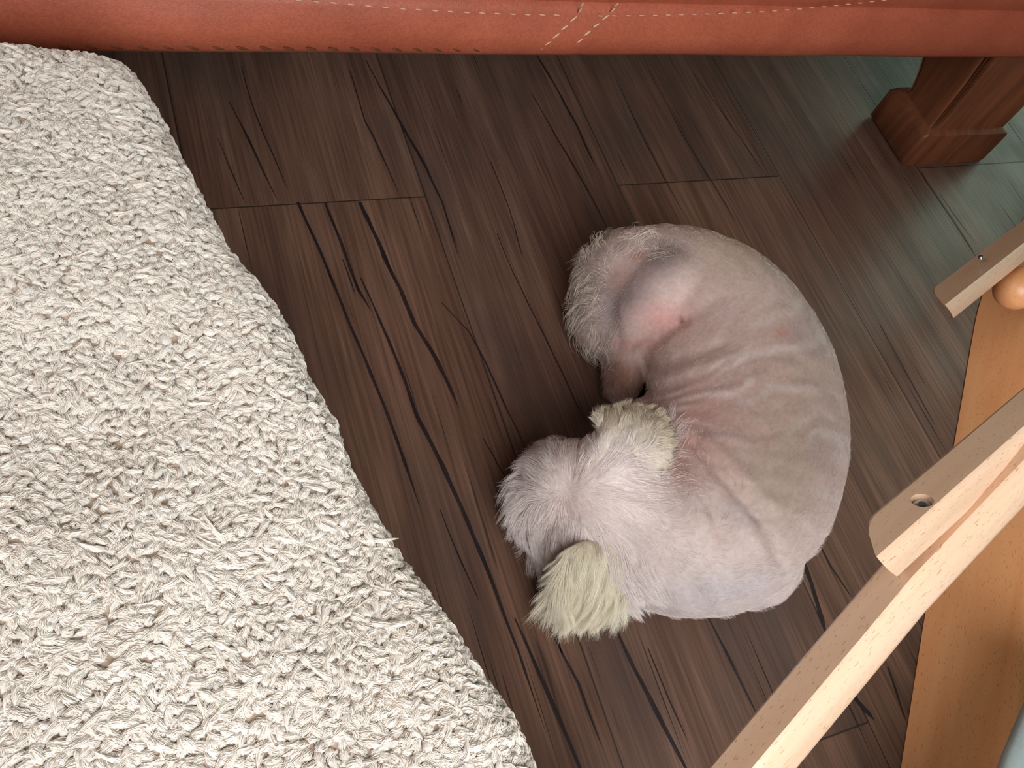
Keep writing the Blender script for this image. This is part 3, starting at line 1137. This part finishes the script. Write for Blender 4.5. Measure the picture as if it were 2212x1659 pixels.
    blend((214, 150, 144), 0.65 * g(1435, 690, 60, 38) + 0.5 * g(1370, 745, 55, 16))
    blend((190, 140, 136), 0.45 * g(1500, 900, 80, 90) + 0.35 * g(1450, 960, 50, 60))
    blend((150, 126, 130), 0.55 * np.clip(wr * 2.2, 0, 1) * waist * (sc < .6))
    blend((226, 214, 210), 0.5 * np.clip(-st * 2.2, 0, 1) * np.clip(waist, 0, 1))
    blend((180, 172, 176), 0.5 * g(1560, 1275, 150, 40, -5) + 0.4 * g(1600, 1110, 60, 25, 20))
    blend((128, 88, 72), 0.95 * g(1345, 815, 52, 52) * (v[:, 2] < 0.075))
    blend((92, 60, 48), 0.7 * g(1360, 845, 30, 22) * (v[:, 2] < 0.075))
    blend((150, 100, 90), 0.6 * g(1470, 1010, 20, 50, -20))
    blend((196, 176, 150), 0.45 * g(1700, 1010, 70, 160))
    blend((200, 132, 110), 0.5 * g(1690, 720, 16, 12))
    blend((90, 40, 44), 0.8 * g(1467, 690, 5, 9, 20))
    c = np.clip(c * 1.02, 0, 0.82)
    att = me.color_attributes.new('coat', 'FLOAT_COLOR', 'POINT')
    att.data.foreach_set('color', np.concatenate([c, np.ones((len(c), 1))], 1).astype(np.float32).ravel())
    smooth(me)
    dog = link('dog', me, attr_material('dog skin with cropped coat', 'coat'))
    tag(dog, 'small cropped dog with cream ears sleeping curled up on the dark floor', 'dog')
    # nose leather at the tip of the muzzle
    bm = bmesh.new()
    blob(bm, 1118, 1112, .022, 15, 18, .009)
    nose = link('nose', from_bm(bm), plain('black nose', srgb(38, 32, 34), 0.35, 0.5), dog)

    # ears
    EAR = plain('cream ear skin', srgb(208, 194, 176), 0.7, 0.3, (200, 0.3, 0.001))

    def ear(nodes):
        bm = bmesh.new()
        for x, y, z, rx, ry, rz, an in catmull(nodes, 6):
            blob(bm, x, y, z, rx, ry, rz, an)
        m_ = from_bm(bm)
        m_ = bake(m_, [('REMESH', dict(mode='VOXEL', voxel_size=0.003)), ('SMOOTH', dict(factor=0.5, iterations=6))])
        vv = verts(m_); vv[:, 2] = np.maximum(vv[:, 2], 0.002); set_verts(m_, vv)
        smooth(m_)
        return link('ear', m_, EAR, dog)
    ear_up = ear([(1350, 1000, .120, 80, 46, .009, 10), (1368, 962, .124, 84, 44, .008, 10), (1374, 930, .118, 86, 38, .008, 8), (1368, 908, .106, 80, 28, .007, 5)])
    ear_low = ear([(1298, 1188, .080, 76, 26, .007, 0), (1290, 1225, .065, 82, 32, .008, 0), (1275, 1268, .046, 80, 34, .009, 0), (1264, 1300, .024, 78, 28, .009, 0)])
    return dog, ear_up, ear_low, spa


DOG, EAR_UP, EAR_LOW, SPA = build_dog()


def fields(ctrl, px, sharp=2.0, soft=30.0):
    ctrl = np.array(ctrl, float)
    d = ((px[:, None, :] - ctrl[None, :, :2]) ** 2).sum(2) + soft ** 2
    w = d ** (-sharp)
    u = ctrl[:, 2:4] / (np.linalg.norm(ctrl[:, 2:4], axis=1)[:, None] + 1e-9)
    f = (w[:, :, None] * u[None]).sum(1)
    return f / (np.linalg.norm(f, axis=1)[:, None] + 1e-9)


def grow(name, parent, surf, count, region, ctrl, length, colour, lift=0.35, radius=0.00007, K=8, wave=0.12, wavelen=1.6,
         clump=0.55, nclump=400, droop=0.3, rand=0.18, curl=0.0, seed=1, label=None, zmin=-1, dirfun=None, tipr=0.25):
    rng = np.random.default_rng(seed)
    me = surf.data
    me.calc_loop_triangles()
    tri = np.empty(len(me.loop_triangles) * 3, dtype=np.int32)
    me.loop_triangles.foreach_get('vertices', tri)
    tri = tri.reshape(-1, 3)
    v, n = verts(me), normals(me)
    cen = v[tri].mean(1)
    ar = 0.5 * np.linalg.norm(np.cross(v[tri[:, 1]] - v[tri[:, 0]], v[tri[:, 2]] - v[tri[:, 0]]), axis=1)
    w = ar * np.clip(region(to_px(cen), cen), 0, 1) * (n[tri].mean(1)[:, 2] > zmin)
    idx = rng.choice(len(tri), count, p=w / w.sum())
    r1, r2 = rng.random(count), rng.random(count)
    s = np.sqrt(r1)
    bary = np.stack([1 - s, s * (1 - r2), s * r2], 1)
    pos = (v[tri[idx]] * bary[:, :, None]).sum(1)
    nor = (n[tri[idx]] * bary[:, :, None]).sum(1)
    nor /= np.linalg.norm(nor, axis=1)[:, None] + 1e-9
    px = to_px(pos)
    fpx = dirfun(px, pos) if dirfun else fields(ctrl, px)
    d = dirs_px(pos, fpx)
    d -= nor * (d * nor).sum(1)[:, None] * 0.9
    d /= np.linalg.norm(d, axis=1)[:, None] + 1e-9
    L = length(px, pos) * 1.0 * rng.uniform(0.6, 1.15, count)
    # clumps share one direction and one wave
    ci = rng.choice(count, nclump, replace=False)
    near = np.empty(count, dtype=int)
    for a in range(0, count, 4000):
        near[a:a + 4000] = ((pos[a:a + 4000, None] - pos[None, ci]) ** 2).sum(2).argmin(1)
    cdir = rng.normal(0, rand, (nclump, 3))
    cph = rng.uniform(0, 2 * pi, nclump)
    cwl = rng.uniform(0.7, 1.3, nclump) * wavelen
    ccl = rng.uniform(0.4, 1.6, nclump) * rng.choice([-1, 1], nclump)
    L = L * rng.uniform(0.8, 1.2, nclump)[near]
    dd = d + cdir[near] + rng.normal(0, rand * 0.35, (count, 3))
    dd /= np.linalg.norm(dd, axis=1)[:, None]
    side = np.cross(dd, nor)
    t = np.linspace(0, 1, K)[None, :, None]
    Lx = L[:, None, None]
    ph = (cph[near] + rng.normal(0, 0.35, count))[:, None, None]
    amp = wave * Lx * t
    path = pos[:, None] + dd[:, None] * Lx * t * (1 - 0.12 * t) + nor[:, None] * Lx * lift * (t - 0.75 * t ** 2)
    path += side[:, None] * amp * np.sin(ph + t * 2 * pi * cwl[near][:, None, None])
    path += nor[:, None] * amp * 0.4 * np.cos(ph + t * 2 * pi * cwl[near][:, None, None])
    if curl:
        a = (ccl[near] * curl)[:, None, None] * t
        path += side[:, None] * Lx * (1 - np.cos(a)) * 0.45 - dd[:, None] * Lx * (t - np.sin(a) / (np.abs(a) + 1e-6) * t) * 0.5
    path[:, :, 2] -= (droop * L[:, None] * t[0, :, 0][None] ** 2)
    if clump:
        cp = path[ci][near]
        path += (cp - path) * clump * (t ** 1.3) * rng.uniform(0.6, 1, count)[:, None, None]
    path[:, :, 2] = np.maximum(path[:, :, 2], 0.0015 + 0.0015 * rng.random(count)[:, None])
    hc = bpy.data.hair_curves.new(name)
    hc.add_curves([K] * count)
    hc.points.foreach_set('position', path.astype(np.float32).ravel())
    rad = radius * (1 - (1 - tipr) * np.linspace(0, 1, K) ** 2)
    hc.points.foreach_set('radius', np.tile(rad, count).astype(np.float32))
    col = colour(px, pos, near, rng)
    at = hc.attributes.new('hair_color', 'FLOAT_COLOR', 'CURVE')
    at.data.foreach_set('color', np.concatenate([np.clip(col, 0, 1), np.ones((count, 1))], 1).astype(np.float32).ravel())
    o = bpy.data.objects.new(name, hc)
    COL.objects.link(o)
    hc.materials.append(HAIR)
    o.parent = parent
    tag(o, label, kind='stuff')
    return o


HAIR = hair_material('dog hair')


def tone(c, var=0.10):
    base = np.array(srgb(*c)[:3])

    def f(px, pos, near, rng):
        k = rng.normal(1, var, len(px)) * (1 + 0.5 * var * np.sin(near * 12.9898))
        return base[None] * k[:, None]
    return f


def soft(d, w):
    return 1 / (1 + np.exp(d / w))


# head, muzzle and neck
HEAD = [(1130, 1000, -1, -.3), (1185, 955, -.5, -1), (1250, 945, .2, -1), (1110, 1080, -1, .15), (1120, 1140, -.7, .8), (1160, 1190, -.1, 1), (1205, 1190, .25, 1),
        (1200, 1030, -.6, -.8), (1205, 1110, -.6, .8), (1240, 1120, .4, 1), (1270, 1050, 1, -.35), (1275, 1085, 1, .15), (1300, 1000, .8, -.5), (1340, 1060, 1, .1), (1400, 1060, 1, .15), (1340, 1120, 1, .5),
        (1290, 1170, .1, 1), (1340, 1190, .4, 1), (1400, 1130, 1, .5), (1440, 1050, 1, .3), (1440, 1180, 1, .3)]


def head_region(px, c):
    r = soft(px[:, 0] - 1420 - 0.15 * (1150 - px[:, 1]), 16) * (px[:, 1] > 900)
    return r * (px[:, 1] < 1300)


def head_len(px, pos):
    d = np.hypot(px[:, 0] - 1235, px[:, 1] - 1072)
    return np.clip(0.009 + d * 0.00013, 0.010, 0.023) * np.where(px[:, 0] > 1330, 0.85, 1) + 0.010 * np.exp(-((px[:, 0] - 1295) ** 2 / 70 ** 2 + (px[:, 1] - 1175) ** 2 / 28 ** 2))


def head_col(px, pos, near, rng):
    a = tone((244, 230, 225), 0.08)(px, pos, near, rng)
    b = np.array(srgb(212, 172, 160)[:3])
    w = np.exp(-((px[:, 0] - 1240) ** 2 + (px[:, 1] - 1065) ** 2) / 38 ** 2)[:, None] * 0.6
    return a * (1 - w) + b * w


grow('head_fur', DOG, DOG, 26000, head_region, HEAD, head_len, head_col, lift=0.36, wave=0.06, wavelen=1.0, clump=0.66, nclump=520, rand=0.13, seed=11, label='soft pinkish white fur on the head')



def ear_col(px, pos, near, rng):
    a = tone((248, 235, 212), 0.08)(px, pos, near, rng)
    b = tone((244, 232, 226), 0.08)(px, pos, near, rng)
    w = (soft(930 - px[:, 1] + 0.0 * px[:, 0], 14) * soft(px[:, 0] - 1415, 14))[:, None]
    return a * (1 - w) + b * w


UP = [(1300, 900, -.2, -1), (1340, 890, .05, -1), (1390, 890, .2, -1), (1430, 900, .5, -1), (1450, 930, 1, -.3), (1455, 970, 1, .2), (1440, 1010, 1, .5), (1300, 960, -.1, -1), (1360, 950, .1, -1),
      (1330, 1000, .5, -.6), (1390, 1000, 1, .2)]
grow('ear_fur', EAR_UP, EAR_UP, 13000, lambda px, c: np.ones(len(px)), UP, lambda px, pos: np.full(len(px), 0.018), ear_col, lift=0.22, wave=0.08, wavelen=0.9,
     clump=0.66, nclump=260, rand=0.18, droop=0.3, seed=12)
LOW = [(1300, 1190, .2, 1), (1230, 1240, -.25, 1), (1200, 1300, -.3, 1), (1260, 1300, -.05, 1), (1300, 1300, .1, 1), (1340, 1280, .35, 1), (1370, 1230, .8, .7), (1340, 1210, .6, .8)]
grow('ear_fur', EAR_LOW, EAR_LOW, 15000, lambda px, c: np.ones(len(px)), LOW, lambda px, pos: np.full(len(px), 0.026), tone((250, 238, 215), 0.08), lift=0.12, wave=0.06, wavelen=1.0,
     clump=0.58, nclump=420, rand=0.13, droop=0.3, seed=13)


# cropped coat on the trunk
def trunk_dir(px, pos):
    tan = np.gradient(SPA[:, :2], axis=0)
    tan /= np.linalg.norm(tan, axis=1)[:, None]
    si = ((px[:, None, :] - SPA[None, :, :2]) ** 2).sum(2).argmin(1)
    rel = px - SPA[si, :2]
    f = -tan[si] + 0.5 * rel / SPA[si, 2][:, None]
    return f / (np.linalg.norm(f, axis=1)[:, None] + 1e-9)


def trunk_region(px, c):
    return (1 - 0.9 * head_region(px, c)) * (c[:, 2] > 0.004)


def trunk_len(px, pos):
    k = np.clip((px[:, 1] - 850) / 400, 0, 1)
    return 0.0026 + 0.0028 * k + 0.002 * np.exp(-((px[:, 0] - 1480) ** 2 + (px[:, 1] - 1150) ** 2) / 90 ** 2)


_ca = np.empty(len(DOG.data.vertices) * 4, dtype=np.float32)
DOG.data.color_attributes['coat'].data.foreach_get('color', _ca)
_ca = _ca.reshape(-1, 4)[:, :3]
_kv = verts(DOG.data)


def trunk_col(px, pos, near, rng):
    from mathutils.kdtree import KDTree
    kd = KDTree(len(_kv))
    for i, c in enumerate(_kv):
        kd.insert(c, i)
    kd.balance()
    ii = np.array([kd.find(p)[1] for p in pos])
    c = _ca[ii] * 0.65 + np.array(srgb(228, 218, 212)[:3]) * 0.35
    return c * rng.normal(1, 0.08, len(px))[:, None]


grow('cropped_coat', DOG, DOG, 60000, trunk_region, None, trunk_len, trunk_col, lift=0.35, radius=0.00005, K=4, wave=0.08, clump=0.35, nclump=1500, rand=0.3, droop=0.1, seed=14, dirfun=trunk_dir, tipr=0.1)

# longer curls on the rump and tail
TAIL = [(1250, 540, -1, -.4), (1270, 520, -.5, -1), (1240, 600, -1, .2), (1255, 660, -.7, .6), (1330, 530, -.5, -1), (1390, 510, -.2, -1), (1300, 620, -.8, .5), (1300, 720, -.3, 1)]


def tail_region(px, c):
    a = soft(np.hypot((px[:, 0] - 1265) / 55, (px[:, 1] - 590) / 110) - 1, 0.15)
    b = soft(np.hypot((px[:, 0] - 1350) / 85, (px[:, 1] - 532) / 26) - 1, 0.2)
    d = soft(np.hypot((px[:, 0] - 1290) / 35, (px[:, 1] - 710) / 60) - 1, 0.2) * 0.6
    return np.maximum(np.maximum(a, b), d)


grow('rump_curls', DOG, DOG, 1900, tail_region, TAIL, lambda px, pos: np.full(len(px), 0.019), tone((220, 206, 190), 0.12), lift=0.5, wave=0.10, clump=0.6, nclump=170,
     rand=0.4, curl=2.6, droop=0.3, seed=15, radius=0.00008, label='wispy pale curls on the rump')
grow('rump_coat', DOG, DOG, 6000, tail_region, TAIL, lambda px, pos: np.full(len(px), 0.010), tone((172, 154, 146), 0.12), lift=0.3, wave=0.08, clump=0.5, nclump=170,
     rand=0.25, droop=0.2, seed=16)
PAW = [(1340, 820, 0, 1), (1320, 800, -.5, 1), (1370, 830, .4, 1)]
grow('paw_fur', DOG, DOG, 1500, lambda px, c: (np.hypot((px[:, 0] - 1342) / 50, (px[:, 1] - 825) / 50) < 1) * (c[:, 2] < .07) * 1.0, PAW, lambda px, pos: np.full(len(px), 0.007),
     tone((142, 106, 86), 0.15), lift=0.3, clump=0.5, nclump=80, seed=17)
